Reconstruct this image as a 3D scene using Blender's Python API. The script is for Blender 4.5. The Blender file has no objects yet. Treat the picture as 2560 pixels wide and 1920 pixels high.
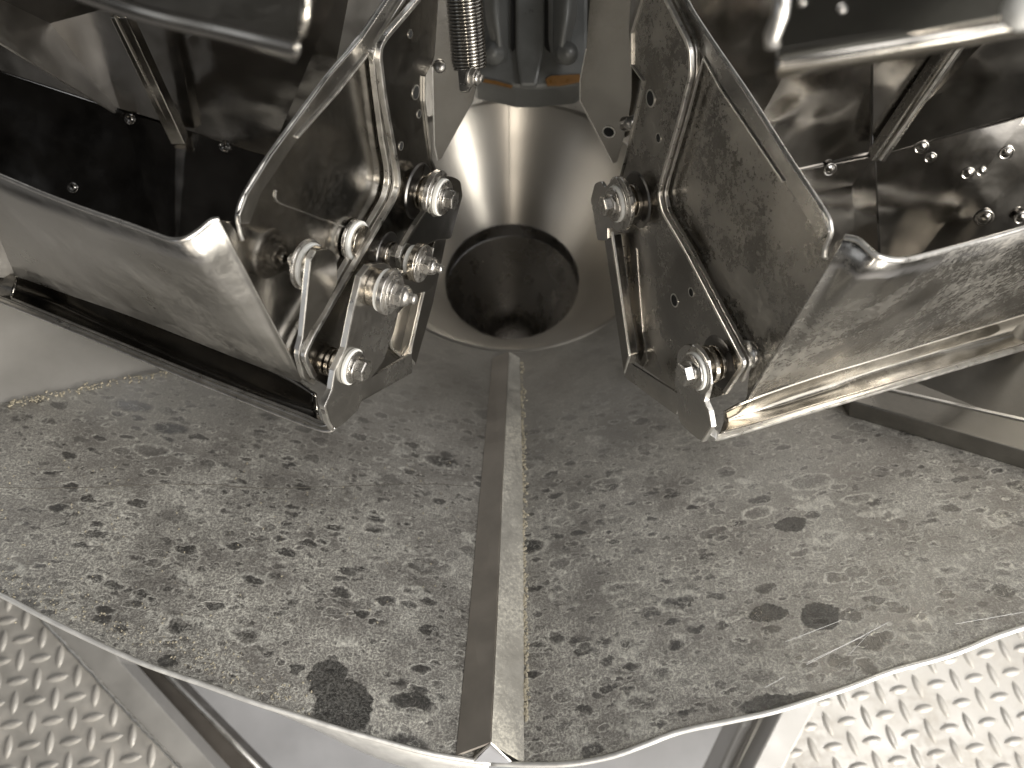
import bpy, bmesh, math, random
from mathutils import Vector, Matrix
random.seed(7)
S = bpy.context.scene
COL = S.collection
R = math.radians

# ------------------------------------------------------------------ camera
FPX = 1933.0                                   # focal length in pixels of the 2560 px wide picture
CAM_LOC = Vector((0.0, -0.567, 0.943))
PITCH = R(65.6)                                # looking down
RX = Vector((1, 0, 0))
DN = Vector((0, -math.sin(PITCH), -math.cos(PITCH)))
FW = Vector((0, math.cos(PITCH), -math.sin(PITCH)))
cam = bpy.data.cameras.new('camera')
cam.sensor_width = 36.0
cam.lens = 36.0 * FPX / 2560.0
cam.clip_start = 0.02; cam.clip_end = 60
camo = bpy.data.objects.new('camera', cam); COL.objects.link(camo)
camo.location = CAM_LOC
camo.rotation_euler = (math.pi/2 - PITCH, 0, 0)
cam.dof.use_dof = True
cam.dof.focus_distance = 0.53
cam.dof.aperture_fstop = 7.0
S.camera = camo

# ------------------------------------------------------------------ light
w = bpy.data.worlds.new('World'); S.world = w; w.use_nodes = True
nt = w.node_tree; nt.nodes.clear()
def wn(t, **k):
    n = nt.nodes.new(t)
    for a, b in k.items(): setattr(n, a, b)
    return n
out = wn('ShaderNodeOutputWorld'); bg = wn('ShaderNodeBackground')
tc = wn('ShaderNodeTexCoord'); sep = wn('ShaderNodeSeparateXYZ')
nt.links.new(tc.outputs['Generated'], sep.inputs[0])
mr = wn('ShaderNodeMapRange'); mr.inputs[1].default_value = -1; mr.inputs[2].default_value = 1
nt.links.new(sep.outputs[2], mr.inputs[0])
cr = wn('ShaderNodeValToRGB'); nt.links.new(mr.outputs[0], cr.inputs[0])
e = cr.color_ramp.elements
e[0].position = 0.0; e[0].color = (.17, .165, .155, 1)
e[1].position = 1.0; e[1].color = (.03, .029, .028, 1)
for p, c in ((.44, (.24, .235, .225, 1)), (.53, (.94, .94, .95, 1)), (.64, (.60, .62, .66, 1)), (.74, (.07, .066, .06, 1)), (.86, (.018, .017, .016, 1))):
    x = e.new(p); x.color = c
nz = wn('ShaderNodeTexNoise'); nz.inputs['Scale'].default_value = 2.6; nz.inputs['Detail'].default_value = 2
nt.links.new(tc.outputs['Generated'], nz.inputs['Vector'])
cr2 = wn('ShaderNodeValToRGB'); nt.links.new(nz.outputs[0], cr2.inputs[0])
cr2.color_ramp.elements[0].position = .38; cr2.color_ramp.elements[0].color = (.25, .24, .22, 1)
cr2.color_ramp.elements[1].position = .62; cr2.color_ramp.elements[1].color = (1.5, 1.45, 1.38, 1)
mx = wn('ShaderNodeMix', data_type='RGBA', blend_type='MULTIPLY'); mx.inputs[0].default_value = 1
nt.links.new(cr.outputs[0], mx.inputs[6]); nt.links.new(cr2.outputs[0], mx.inputs[7])
mrx = wn('ShaderNodeMapRange'); mrx.inputs[1].default_value = -.9; mrx.inputs[2].default_value = .9; mrx.inputs[3].default_value = .15; mrx.inputs[4].default_value = 1.25
nt.links.new(sep.outputs[0], mrx.inputs[0])
mry = wn('ShaderNodeMapRange'); mry.inputs[1].default_value = -.2; mry.inputs[2].default_value = .7; mry.inputs[3].default_value = 1; mry.inputs[4].default_value = .95
nt.links.new(sep.outputs[1], mry.inputs[0])
mm = wn('ShaderNodeMath', operation='MULTIPLY'); nt.links.new(mrx.outputs[0], mm.inputs[0]); nt.links.new(mry.outputs[0], mm.inputs[1])
vmx = wn('ShaderNodeVectorMath', operation='SCALE'); nt.links.new(mx.outputs[2], vmx.inputs[0]); nt.links.new(mm.outputs[0], vmx.inputs['Scale'])
nt.links.new(vmx.outputs[0], bg.inputs[0]); bg.inputs[1].default_value = 0.88
nt.links.new(bg.outputs[0], out.inputs[0])

def area(name, loc, target, size, power, col):
    l = bpy.data.lights.new(name, 'AREA'); l.shape = 'RECTANGLE'; l.size, l.size_y = size
    l.energy = power; l.color = col
    o = bpy.data.objects.new(name, l); COL.objects.link(o); o.location = loc
    o.rotation_euler = (Vector(target) - Vector(loc)).to_track_quat('-Z', 'Y').to_euler()
    return o
area('overhead_fill', (1.15, -.85, 2.1), (0.7, -.5, -.1), (1.5, 1.2), 26, (1.0, .98, .96))  # added overhead area lamp that brightens floor and chute
area('window_light', (1.45, -1.05, .85), (0.6, -.5, -.1), (1.3, 1.2), 5, (1.0, .98, .95))
area('window_light', (-2.4, -1.9, 1.9), (-.2, -.3, .1), (.9, 1.2), 2.5, (.93, .96, 1.0))
area('hall_window', (1.9, -2.4, 1.15), (0, .1, .1), (.6, 1.0), 66, (1.0, .95, .85))
area('hall_lamp', (-.06, -3.2, 1.7), (0, .1, .1), (.12, 1.3), 14, (1.0, .90, .76))
area('hall_window', (2.6, -3.0, 1.2), (0, .1, .1), (.4, 1.0), 8, (1.0, .97, .93))
area('rear_window_light', (-.8, 2.8, 2.0), (0, .1, .1), (.7, 1.6), 6, (.95, .97, 1.0))

S.view_settings.view_transform = 'Standard'; S.view_settings.look = 'None'
S.view_settings.exposure = 0.42; S.view_settings.gamma = 1.0
S.render.engine = 'CYCLES'
S.cycles.max_bounces = 8; S.cycles.glossy_bounces = 6

# ------------------------------------------------------------------ pixel helpers
def ray(u, v): return Vector(((u-1280)/FPX, (v-960)/FPX, 1.0))
def w_of(P): return CAM_LOC + RX*P[0] + DN*P[1] + FW*P[2]
def cpt(u, v, d): return ray(u, v)*d
def wpt(u, v, d): return w_of(cpt(u, v, d))
def wdir(n): return RX*n[0] + DN*n[1] + FW*n[2]
def proj(Wp):
    q = Vector(Wp) - CAM_LOC
    X, Y, Z = q.dot(RX), q.dot(DN), q.dot(FW)
    return (1280+X/Z*FPX, 960+Y/Z*FPX, Z)
class Plane:                                   # n.P = c in camera axes
    def __init__(s, n, p=None, c=None):
        s.n = Vector(n).normalized(); s.c = s.n.dot(p) if c is None else c
    def off(s, d): return Plane(s.n, c=s.c+d)
    def at(s, u, v):
        r = ray(u, v); return r*(s.c/s.n.dot(r))
    def w(s, u, v): return w_of(s.at(u, v))
def plane3(a, b, c):
    A, B, C_ = cpt(*a), cpt(*b), cpt(*c)
    n = (B-A).cross(C_-A).normalized()
    if n.z > 0: n = -n                         # faces the viewer
    return Plane(n, A)
def zplane(u, v, z):
    d = wdir(ray(u, v)); t = (z-CAM_LOC.z)/d.z
    return CAM_LOC + d*t

# ------------------------------------------------------------------ materials
def steel(name, base=(.50, .485, .46), rough=.3, smudge=.5, scale=30, brush=(1, 1, 1), bump=.08, dust=0.0, dustcol=(.42, .39, .31), metal=1.0, wave=0.0, dustscale=260, aniso=0.0):
    m = bpy.data.materials.new(name); m.use_nodes = True
    t = m.node_tree; N = t.nodes; L = t.links
    b = N['Principled BSDF']
    b.inputs['Metallic'].default_value = metal
    tcn = N.new('ShaderNodeTexCoord')
    n1 = N.new('ShaderNodeTexNoise'); n1.inputs['Scale'].default_value = scale; n1.inputs['Detail'].default_value = 6; n1.inputs['Roughness'].default_value = .62
    L.new(tcn.outputs['Object'], n1.inputs['Vector'])
    mr = N.new('ShaderNodeMapRange'); L.new(n1.outputs[0], mr.inputs[0])
    mr.inputs[1].default_value = .3; mr.inputs[2].default_value = .7
    mr.inputs[3].default_value = rough*(1-smudge*.5); mr.inputs[4].default_value = rough*(1+smudge*.6)
    L.new(mr.outputs[0], b.inputs['Roughness'])
    rp = N.new('ShaderNodeValToRGB'); L.new(n1.outputs[0], rp.inputs[0])
    rp.color_ramp.elements[0].position = .3; rp.color_ramp.elements[1].position = .72
    rp.color_ramp.elements[0].color = (*[x*(1-.22*smudge) for x in base], 1)
    rp.color_ramp.elements[1].color = (*[min(1, x*(1+.14*smudge)) for x in base], 1)
    colout = rp.outputs[0]
    mp = N.new('ShaderNodeMapping'); mp.inputs['Scale'].default_value = brush
    L.new(tcn.outputs['Object'], mp.inputs[0])
    n2 = N.new('ShaderNodeTexNoise'); n2.inputs['Scale'].default_value = 220; n2.inputs['Detail'].default_value = 4
    L.new(mp.outputs[0], n2.inputs['Vector'])
    bp = N.new('ShaderNodeBump'); bp.inputs['Strength'].default_value = bump; bp.inputs['Distance'].default_value = .001
    L.new(n2.outputs[0], bp.inputs['Height'])
    last = bp
    if wave:
        n3 = N.new('ShaderNodeTexNoise'); n3.inputs['Scale'].default_value = 14; n3.inputs['Detail'].default_value = 1.5
        L.new(tcn.outputs['Object'], n3.inputs['Vector'])
        b2 = N.new('ShaderNodeBump'); b2.inputs['Strength'].default_value = wave; b2.inputs['Distance'].default_value = .01
        L.new(n3.outputs[0], b2.inputs['Height']); L.new(bp.outputs[0], b2.inputs['Normal']); last = b2
    L.new(last.outputs[0], b.inputs['Normal'])
    if dust > 0:
        nd = N.new('ShaderNodeTexNoise'); nd.inputs['Scale'].default_value = dustscale; nd.inputs['Detail'].default_value = 3; nd.inputs['Roughness'].default_value = .8
        L.new(tcn.outputs['Object'], nd.inputs['Vector'])
        nb = N.new('ShaderNodeTexNoise'); nb.inputs['Scale'].default_value = 11; nb.inputs['Detail'].default_value = 5
        L.new(tcn.outputs['Object'], nb.inputs['Vector'])
        ad = N.new('ShaderNodeMath'); ad.operation = 'MULTIPLY'
        L.new(nd.outputs[0], ad.inputs[0]); L.new(nb.outputs[0], ad.inputs[1])
        m2 = N.new('ShaderNodeMapRange'); L.new(ad.outputs[0], m2.inputs[0])
        m2.inputs[1].default_value = .24; m2.inputs[2].default_value = .46; m2.inputs[3].default_value = 0; m2.inputs[4].default_value = dust
        mxc = N.new('ShaderNodeMix'); mxc.data_type = 'RGBA'
        L.new(m2.outputs[0], mxc.inputs[0]); L.new(colout, mxc.inputs[6]); mxc.inputs[7].default_value = (*dustcol, 1)
        colout = mxc.outputs[2]
        im = N.new('ShaderNodeMath'); im.operation = 'SUBTRACT'; im.inputs[0].default_value = metal
        L.new(m2.outputs[0], im.inputs[1]); im.use_clamp = True
        L.new(im.outputs[0], b.inputs['Metallic'])
        rr = N.new('ShaderNodeMath'); rr.operation = 'ADD'; L.new(mr.outputs[0], rr.inputs[0])
        m3 = N.new('ShaderNodeMath'); m3.operation = 'MULTIPLY'; m3.inputs[1].default_value = .5
        L.new(m2.outputs[0], m3.inputs[0]); L.new(m3.outputs[0], rr.inputs[1]); L.new(rr.outputs[0], b.inputs['Roughness'])
    L.new(colout, b.inputs['Base Color'])
    return m

def plain(name, col, rough=.5, metal=0.0, noise=.15, scale=40, bump=.1):
    m = steel(name, base=col, rough=rough, smudge=noise*3, scale=scale, bump=bump, metal=metal); return m

def chute_material():
    m = bpy.data.materials.new('dusty_stained_steel'); m.use_nodes = True
    t = m.node_tree; N = t.nodes; L = t.links; b = N['Principled BSDF']
    uv = N.new('ShaderNodeUVMap'); uv.uv_map = 'plane'
    def mapping(s, rot=0, loc=(0, 0, 0)):
        q = N.new('ShaderNodeMapping'); q.inputs['Scale'].default_value = s; q.inputs['Rotation'].default_value = (0, 0, rot); q.inputs['Location'].default_value = loc
        L.new(uv.outputs[0], q.inputs[0]); return q.outputs[0]
    def noise(scale, det=4, vec=None, rough=.5):
        q = N.new('ShaderNodeTexNoise'); q.inputs['Scale'].default_value = scale; q.inputs['Detail'].default_value = det; q.inputs['Roughness'].default_value = rough
        L.new(vec if vec else uv.outputs[0], q.inputs['Vector']); return q
    def mth(op, a, b_=None, clamp=False):
        q = N.new('ShaderNodeMath'); q.operation = op; q.use_clamp = clamp
        for i, x in enumerate((a, b_)):
            if x is None: continue
            if isinstance(x, (int, float)): q.inputs[i].default_value = x
            else: L.new(x, q.inputs[i])
        return q.outputs[0]
    def mrange(v, a, b_, c, d, smooth=True):
        q = N.new('ShaderNodeMapRange'); L.new(v, q.inputs[0]); q.interpolation_type = 'SMOOTHSTEP' if smooth else 'LINEAR'
        for i, x in enumerate((a, b_, c, d)): q.inputs[i+1].default_value = x
        return q.outputs[0]
    def mix(f, a, b_):
        q = N.new('ShaderNodeMix'); q.data_type = 'RGBA'
        if isinstance(f, (int, float)): q.inputs[0].default_value = f
        else: L.new(f, q.inputs[0])
        for i, x in ((6, a), (7, b_)):
            if isinstance(x, tuple): q.inputs[i].default_value = (*x, 1)
            else: L.new(x, q.inputs[i])
        return q.outputs[2]
    # warped coordinates
    wz = noise(70, 5, rough=.65)
    vs = N.new('ShaderNodeVectorMath'); vs.operation = 'SUBTRACT'; L.new(wz.outputs['Color'], vs.inputs[0]); vs.inputs[1].default_value = (.5, .5, .5)
    vm = N.new('ShaderNodeVectorMath'); vm.operation = 'SCALE'; L.new(vs.outputs[0], vm.inputs[0]); vm.inputs['Scale'].default_value = .014
    va = N.new('ShaderNodeVectorMath'); va.operation = 'ADD'; L.new(uv.outputs[0], va.inputs[0]); L.new(vm.outputs[0], va.inputs[1])
    def spots(scale, rmin, rmax, stretch, off):
        mp = N.new('ShaderNodeMapping'); mp.inputs['Scale'].default_value = stretch; mp.inputs['Location'].default_value = off; L.new(va.outputs[0], mp.inputs[0])
        vo = N.new('ShaderNodeTexVoronoi'); vo.inputs['Scale'].default_value = scale; L.new(mp.outputs[0], vo.inputs['Vector'])
        sx = N.new('ShaderNodeSeparateColor'); L.new(vo.outputs['Color'], sx.inputs[0])
        pw = mth('POWER', sx.outputs[0], 1.6)
        r = mth('ADD', mth('MULTIPLY', pw, rmax-rmin), rmin)
        d = mth('SUBTRACT', vo.outputs['Distance'], r)
        core = mrange(d, -.14, .05, 1, 0)
        rim = mth('MULTIPLY', mth('MULTIPLY', mrange(d, -.02, .06, 0, 1), mrange(d, .06, .18, 1, 0)), mrange(sx.outputs[1], .2, .7, .25, 1))
        core = mth('MULTIPLY', core, mrange(sx.outputs[2], 0, .8, .35, 1))
        return core, rim
    c1, r1 = spots(100, .10, .56, (.60, 1.15, 1), (0, 0, 0))
    c2, r2 = spots(44, -.16, .46, (.58, 1.2, 1), (3.1, 1.7, 0))
    c3, r3 = spots(190, .08, .56, (.65, 1.2, 1), (7.7, 2.3, 0))
    big = noise(7, 4, rough=.6)
    dens = mrange(big.outputs[0], .28, .46, .45, 1)
    # less spotting near the top of the slope (y small), more toward the outer rim
    sep = N.new('ShaderNodeSeparateXYZ'); L.new(uv.outputs[0], sep.inputs[0])
    up = mrange(sep.outputs[1], .05, .28, .12, 1)
    dens = mth('MULTIPLY', dens, up)
    core = mth('MULTIPLY', mth('MAXIMUM', mth('MAXIMUM', mth('MULTIPLY', c1, .85), c2), mth('MULTIPLY', c3, .6)), dens)
    rim = mth('MULTIPLY', mth('MAXIMUM', mth('MAXIMUM', r1, r2), mth('MULTIPLY', r3, .7)), dens)
    # speckle
    fine = noise(620, 4, rough=.8); fine2 = noise(300, 4, rough=.8, vec=mapping((1.3, .6, 1), R(20)))
    med = noise(22, 6, rough=.65)
    sp = mrange(fine.outputs[0], .49, .60, 0, 1)
    sp2 = mrange(fine2.outputs[0], .52, .62, 0, 1)
    lowedge = mrange(sep.outputs[1], .06, .40, .12, 1.0)
    spk = mth('MULTIPLY', mth('MAXIMUM', sp, sp2), mth('MULTIPLY', mrange(med.outputs[0], .35, .65, .3, 1), lowedge))
    spk = mth('MULTIPLY', spk, mth('SUBTRACT', 1, mth('MULTIPLY', core, .8)))
    base = mix(mrange(med.outputs[0], .3, .7, 0, 1), (.265, .25, .23), (.48, .463, .43))
    base = mix(mrange(big.outputs[0], .3, .7, 0, .5), base, (.36, .34, .315))
    base = mix(mrange(sep.outputs[1], .04, .30, .6, 0), base, (.44, .415, .37))
    base = mix(mth('MULTIPLY', core, .82), base, (.09, .089, .088))
    base = mix(mth('MULTIPLY', rim, mrange(fine2.outputs[0], .4, .6, .35, 1.0)), base, (.80, .785, .72))
    base = mix(mth('MULTIPLY', spk, .72), base, (.86, .84, .74))
    # two large bare patches and long scratches
    def blob(cx, cy, rx, ry):
        q = N.new('ShaderNodeMapping'); q.inputs['Location'].default_value = (-cx/rx, -cy/ry, 0); q.inputs['Scale'].default_value = (1/rx, 1/ry, 1)
        wv = N.new('ShaderNodeVectorMath'); wv.operation = 'ADD'
        L.new(va.outputs[0], q.inputs[0])
        ln = N.new('ShaderNodeVectorMath'); ln.operation = 'LENGTH'; L.new(q.outputs[0], ln.inputs[0])
        return mrange(ln.outputs['Value'], .93, 1.06, 1, 0)
    bl = None
    for a in BLOBS:
        x = blob(*a); bl = x if bl is None else mth('MAXIMUM', bl, x)
    base = mix(mth('MULTIPLY', bl, mrange(med.outputs[0], .35, .65, .62, .92)), base, (.08, .078, .074))
    L.new(base, b.inputs['Base Color'])
    b.inputs['Metallic'].default_value = .5
    me = mth('ADD', .62, mth('MULTIPLY', mth('MAXIMUM', core, bl), .2))
    me = mth('SUBTRACT', me, mth('MULTIPLY', spk, .55), clamp=True)
    L.new(me, b.inputs['Metallic'])
    ro = mth('SUBTRACT', mrange(med.outputs[0], .3, .7, .38, .56), mth('MULTIPLY', mth('MAXIMUM', core, bl), .12))
    L.new(ro, b.inputs['Roughness'])
    br = noise(300, 3, vec=mapping((3, .25, 1), R(-8)))
    hs = mth('ADD', mth('MULTIPLY', br.outputs[0], .3), mth('ADD', mth('MULTIPLY', rim, .5), mth('MULTIPLY', spk, .8)))
    bp = N.new('ShaderNodeBump'); bp.inputs['Strength'].default_value = .6; bp.inputs['Distance'].default_value = .0008
    L.new(hs, bp.inputs['Height'])
    wv = noise(9, 1); b2 = N.new('ShaderNodeBump'); b2.inputs['Strength'].default_value = .35; b2.inputs['Distance'].default_value = .02
    L.new(wv.outputs[0], b2.inputs['Height']); L.new(bp.outputs[0], b2.inputs['Normal'])
    L.new(b2.outputs[0], b.inputs['Normal'])
    return m

STEEL = steel('brushed_steel', rough=.24, bump=.05, dust=.06, wave=.35)
EDGE = steel('cut_steel_edge', base=(.80, .78, .74), rough=.34, bump=.05, smudge=.6, scale=120)
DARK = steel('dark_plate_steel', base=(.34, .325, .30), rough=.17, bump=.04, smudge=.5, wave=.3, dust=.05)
INNER = steel('hopper_inner_steel', base=(.36, .345, .325), rough=.15, bump=.03, smudge=.7, wave=.6)
SOFT = steel('satin_steel', base=(.46, .445, .42), rough=.36, bump=.06, scale=18, smudge=.7, dust=.25, wave=.3)
DUSTY = steel('dust_filmed_steel', base=(.40, .385, .36), rough=.24, bump=.08, scale=22, smudge=.8, dust=.5, dustcol=(.34, .31, .25), wave=.3, brush=(1, .12, 1))
CONE = steel('bright_steel', base=(.62, .59, .54), rough=.28, bump=.03, smudge=.15, scale=12)
SPUN = steel('spun_cone_steel', base=(.66, .63, .58), rough=.34, bump=.02, smudge=.12, scale=8)
_t = SPUN.node_tree; _g = _t.nodes.new('ShaderNodeTangent'); _g.direction_type = 'RADIAL'; _g.axis = 'Z'
_t.links.new(_g.outputs[0], _t.nodes['Principled BSDF'].inputs['Tangent']); _t.nodes['Principled BSDF'].inputs['Anisotropic'].default_value = .8
_t.nodes['Principled BSDF'].inputs['Anisotropic Rotation'].default_value = .25
TUBE = steel('neck_steel', base=(.55, .53, .50), rough=.28, bump=.02)
BOLT = steel('bolt_steel', base=(.58, .56, .53), rough=.27, dust=.25, dustcol=(.22, .20, .17), dustscale=300, bump=.04, smudge=.5, scale=200)
WORN = steel('worn_spacer_steel', base=(.50, .46, .40), rough=.22, bump=.06, smudge=.7, scale=160)
NYLON = plain('white_nylon', (.72, .72, .69), rough=.42, noise=.1, scale=160, bump=.03)
CAST = plain('grey_cast_body', (.20, .205, .20), rough=.42, metal=.35, noise=.25, scale=30, bump=.1)
GREASE = plain('brown_gasket', (.22, .11, .03), rough=.5, noise=.4, scale=120)
BLACK = plain('gap_shade_black', (.01, .01, .01), rough=.8)  # black colour stands for the shade inside holes and slots
TREAD = steel('checker_plate_steel', base=(.50, .48, .445), rough=.42, metal=.30, bump=.05, smudge=.9, scale=22, dust=.35, dustcol=(.30, .25, .20), dustscale=90)
BEAMM = steel('galvanised_beam', base=(.50, .485, .46), rough=.45, metal=.4, smudge=.6, scale=18)
FLOORM = plain('painted_floor', (.40, .40, .415), rough=.55, noise=.2, scale=9, bump=.05)

# ------------------------------------------------------------------ mesh helpers
def put(name, me, mat, parent=None, smooth=False, bevel=0, seg=2, solid=0, soff=0, sub=0):
    o = bpy.data.objects.new(name, me); COL.objects.link(o)
    me.materials.append(mat)
    if smooth: me.shade_smooth()
    if solid:
        s = o.modifiers.new('s', 'SOLIDIFY'); s.thickness = solid; s.offset = soff
    if bevel:
        bv = o.modifiers.new('b', 'BEVEL'); bv.width = bevel; bv.segments = seg; bv.limit_method = 'ANGLE'; bv.angle_limit = R(35)
    if parent: o.parent = parent; o.matrix_parent_inverse = Matrix.Translation(parent.location).inverted() if parent.type == 'EMPTY' else Matrix()
    return o
def mesh(verts, faces):
    me = bpy.data.meshes.new('mesh'); me.from_pydata([tuple(v) for v in verts], [], faces); me.validate(); me.update()
    bm = bmesh.new(); bm.from_mesh(me); bmesh.ops.recalc_face_normals(bm, faces=bm.faces); bm.to_mesh(me); bm.free()
    return me
def thing(name, label, cat, loc, group=None, kind=None):
    o = bpy.data.objects.new(name, None); COL.objects.link(o); o.location = loc; o.empty_display_size = .02
    o['label'] = label; o['category'] = cat
    if group: o['group'] = group
    if kind: o['kind'] = kind
    return o
def tag(o, label, cat, group=None, kind=None):
    o['label'] = label; o['category'] = cat
    if group: o['group'] = group
    if kind: o['kind'] = kind
    return o
def rounded(px, r=0, n=4):                     # round the corners of a pixel outline
    if not r: return px
    res = []
    for i, p in enumerate(px):
        a = Vector(px[i-1]); b = Vector(p); c = Vector(px[(i+1) % len(px)])
        da = (a-b); dc = (c-b); q = min(r, da.length*.45, dc.length*.45)
        if q < 1: res.append(p); continue
        s = b+da.normalized()*q; t = b+dc.normalized()*q
        for k in range(n+1):
            f = k/n; res.append(tuple((1-f)**2*s + 2*f*(1-f)*b + f*f*t))
    return res
def prism(pl, px, d0, d1, r=0):                # plate between offsets d0 < d1 of plane pl, outline seen on its front
    px = rounded(px, r)
    f = pl.off(d1); top = [f.at(*p) for p in px]; bot = [q - pl.n*(d1-d0) for q in top]
    n = len(px)
    V = [w_of(q) for q in top+bot]
    F = [list(range(n)), list(range(2*n-1, n-1, -1))] + [[i, (i+1) % n, n+(i+1) % n, n+i] for i in range(n)]
    return mesh(V, F)
def smooth_path(px, n=6):
    P = [Vector(p) for p in px]; out = []
    for i in range(len(P)-1):
        p0 = P[max(i-1, 0)]; p1 = P[i]; p2 = P[i+1]; p3 = P[min(i+2, len(P)-1)]
        for k in range(n):
            t = k/n
            out.append(.5*((2*p1)+(p2-p0)*t+(2*p0-5*p1+4*p2-p3)*t*t+(3*p1-p0-3*p2+p3)*t*t*t))
    out.append(P[-1]); return out
def ribbon(pl, px, d0, d1, w, r=0):            # strip that follows a pixel path on plane pl, w metres wide in the plane
    pts = [pl.off(d1).at(*p) for p in px]; n = pl.n; V = []; F = []
    for i, p in enumerate(pts):
        a = pts[max(i-1, 0)]; c = pts[min(i+1, len(pts)-1)]
        t1 = (p-a).normalized() if i else (c-p).normalized(); t2 = (c-p).normalized() if i < len(pts)-1 else t1
        t = (t1+t2).normalized(); s = n.cross(t).normalized()*(w/2)/max(.5, t.dot(t1))
        for q in (p+s, p-s, p-s-n*(d1-d0), p+s-n*(d1-d0)): V.append(w_of(q))
    m = len(pts)
    for i in range(m-1):
        for k in range(4): F.append([4*i+k, 4*i+(k+1) % 4, 4*i+4+(k+1) % 4, 4*i+4+k])
    F += [[0, 1, 2, 3], [4*m-1, 4*m-2, 4*m-3, 4*m-4]]
    return mesh(V, F)
def loft(rows, nu=6, nv=6, space='px'):        # rows of (u,v,depth) control points, smooth both ways
    A = [smooth_path(r, nu) for r in rows]
    cols = list(zip(*A)); B = [smooth_path(list(c), nv) for c in cols] if len(rows) > 2 else [list(c) for c in cols]
    nR = len(B[0]); nC = len(B); V = []
    for i in range(nR):
        for j in range(nC):
            p = B[j][i]; V.append(wpt(*p) if space == 'px' else Vector(p))
    F = [[i*nC+j, i*nC+j+1, (i+1)*nC+j+1, (i+1)*nC+j] for i in range(nR-1) for j in range(nC-1)]
    return mesh(V, F)
def tube(pts, r, seg=8, closed=False):         # world points
    V = []; F = []; up = None; m = len(pts)
    for i, p in enumerate(pts):
        t = (pts[min(i+1, m-1)]-pts[max(i-1, 0)]).normalized()
        if up is None: up = t.orthogonal().normalized()
        up = (up - t*up.dot(t)).normalized(); s = t.cross(up)
        for k in range(seg):
            a = 2*math.pi*k/seg; V.append(p+(up*math.cos(a)+s*math.sin(a))*r)
    for i in range(m-1):
        for k in range(seg): F.append([i*seg+k, i*seg+(k+1) % seg, (i+1)*seg+(k+1) % seg, (i+1)*seg+k])
    F += [list(range(seg)), list(range(m*seg-1, (m-1)*seg-1, -1))]
    return mesh(V, F)
def turned(base, ax, prof, seg=28, hexa=False):  # lathe round ax from base; prof = (distance along, radius)
    ax = ax.normalized(); u = ax.orthogonal().normalized(); v = ax.cross(u); V = []; F = []
    if hexa: seg = 6
    for t, r in prof:
        for k in range(seg):
            a = 2*math.pi*k/seg+.35; V.append(base+ax*t+(u*math.cos(a)+v*math.sin(a))*max(r, 1e-5))
    m = len(prof)
    for i in range(m-1):
        for k in range(seg): F.append([i*seg+k, i*seg+(k+1) % seg, (i+1)*seg+(k+1) % seg, (i+1)*seg+k])
    F += [list(range(seg)), list(range(m*seg-1, (m-1)*seg-1, -1))]
    return mesh(V, F)
def ring_prof(t0, t1, r0, r1):                 # washer with a hole
    return [(t0, r0), (t0, r1), (t1, r1), (t1, r0)]
def ring(base, ax, t0, t1, r0, r1, seg=32):
    ax = ax.normalized(); u = ax.orthogonal().normalized(); v = ax.cross(u); V = []; F = []
    P = [(t0, r0), (t0, r1), (t1, r1), (t1, r0)]
    for t, r in P:
        for k in range(seg):
            a = 2*math.pi*k/seg; V.append(base+ax*t+(u*math.cos(a)+v*math.sin(a))*r)
    for i in range(4):
        j = (i+1) % 4
        for k in range(seg): F.append([i*seg+k, i*seg+(k+1) % seg, j*seg+(k+1) % seg, j*seg+k])
    return mesh(V, F)

def pivot(parent, pl, px, d, stack, name='pivot_bolt'):
    """a bolt axis through plane pl offset d at pixel px; stack = list of (kind, t0, t1, r)"""
    base = w_of(pl.off(d).at(*px)); ax = wdir(pl.n)
    first = None
    for kind, t0, t1, r in stack:
        if kind == 'spacer': me = turned(base, ax, [(t0, r*.9), (t0+.0004, r), (t1-.0004, r), (t1, r*.9)]); m = WORN; nm = 'spacer'
        elif kind == 'white': me = turned(base, ax, [(t0, r*.95), (t0+.0004, r), (t1-.0006, r), (t1, r*.93)]); m = NYLON; nm = 'nylon_washer'
        elif kind == 'washer': me = turned(base, ax, [(t0, r*.97), (t0+.0002, r), (t1-.0003, r), (t1, r*.96)]); m = BOLT; nm = 'washer'
        elif kind == 'head':
            me = turned(base, ax, [(t0, r), (t1-.0005 if t1 > t0 else t1+.0005, r), (t1, r*.86)], hexa=True); m = BOLT; nm = 'hex_head'
        elif kind == 'nut': me = turned(base, ax, [(t0, r), (t1, r)], hexa=True); m = BOLT; nm = 'nut'
        elif kind == 'dome': me = turned(base, ax, [(t0, r), (t0+(t1-t0)*.55, r*.94), (t0+(t1-t0)*.85, r*.72), (t1, r*.45)]); m = BOLT; nm = 'nut_collar'
        elif kind == 'tip':
            me = turned(base, ax, [(t0, r), (t0+(t1-t0)*.3, r*.88), (t0+(t1-t0)*.4, r), (t0+(t1-t0)*.8, r), (t1, r*.65)]); m = BOLT; nm = 'threaded_tip'
        elif kind == 'shaft': me = turned(base, ax, [(t0, r), (t1, r)]); m = BOLT; nm = 'shaft'
        elif kind == 'rubber': me = turned(base, ax, [(t0, r), (t1, r*.93)]); m = BLACKISH; nm = 'dark_pad'
        smooth = kind not in ('head', 'nut')
        if first is None:
            first = put(name, me, m, parent, bevel=.0003)
            if smooth: autosmooth(first)
        else:
            o = put(nm, me, m, first, bevel=.0003)
            if smooth: autosmooth(o)
    return first
def autosmooth(o):
    me = o.data
    bm = bmesh.new(); bm.from_mesh(me)
    for f in bm.faces: f.smooth = True
    for e in bm.edges:
        if len(e.link_faces) == 2 and e.calc_face_angle(0) > R(35): e.smooth = False
    bm.to_mesh(me); bm.free()
BLACKISH = steel('smudged_dark_steel', base=(.16, .155, .15), rough=.35, smudge=.8, scale=90)

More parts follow.
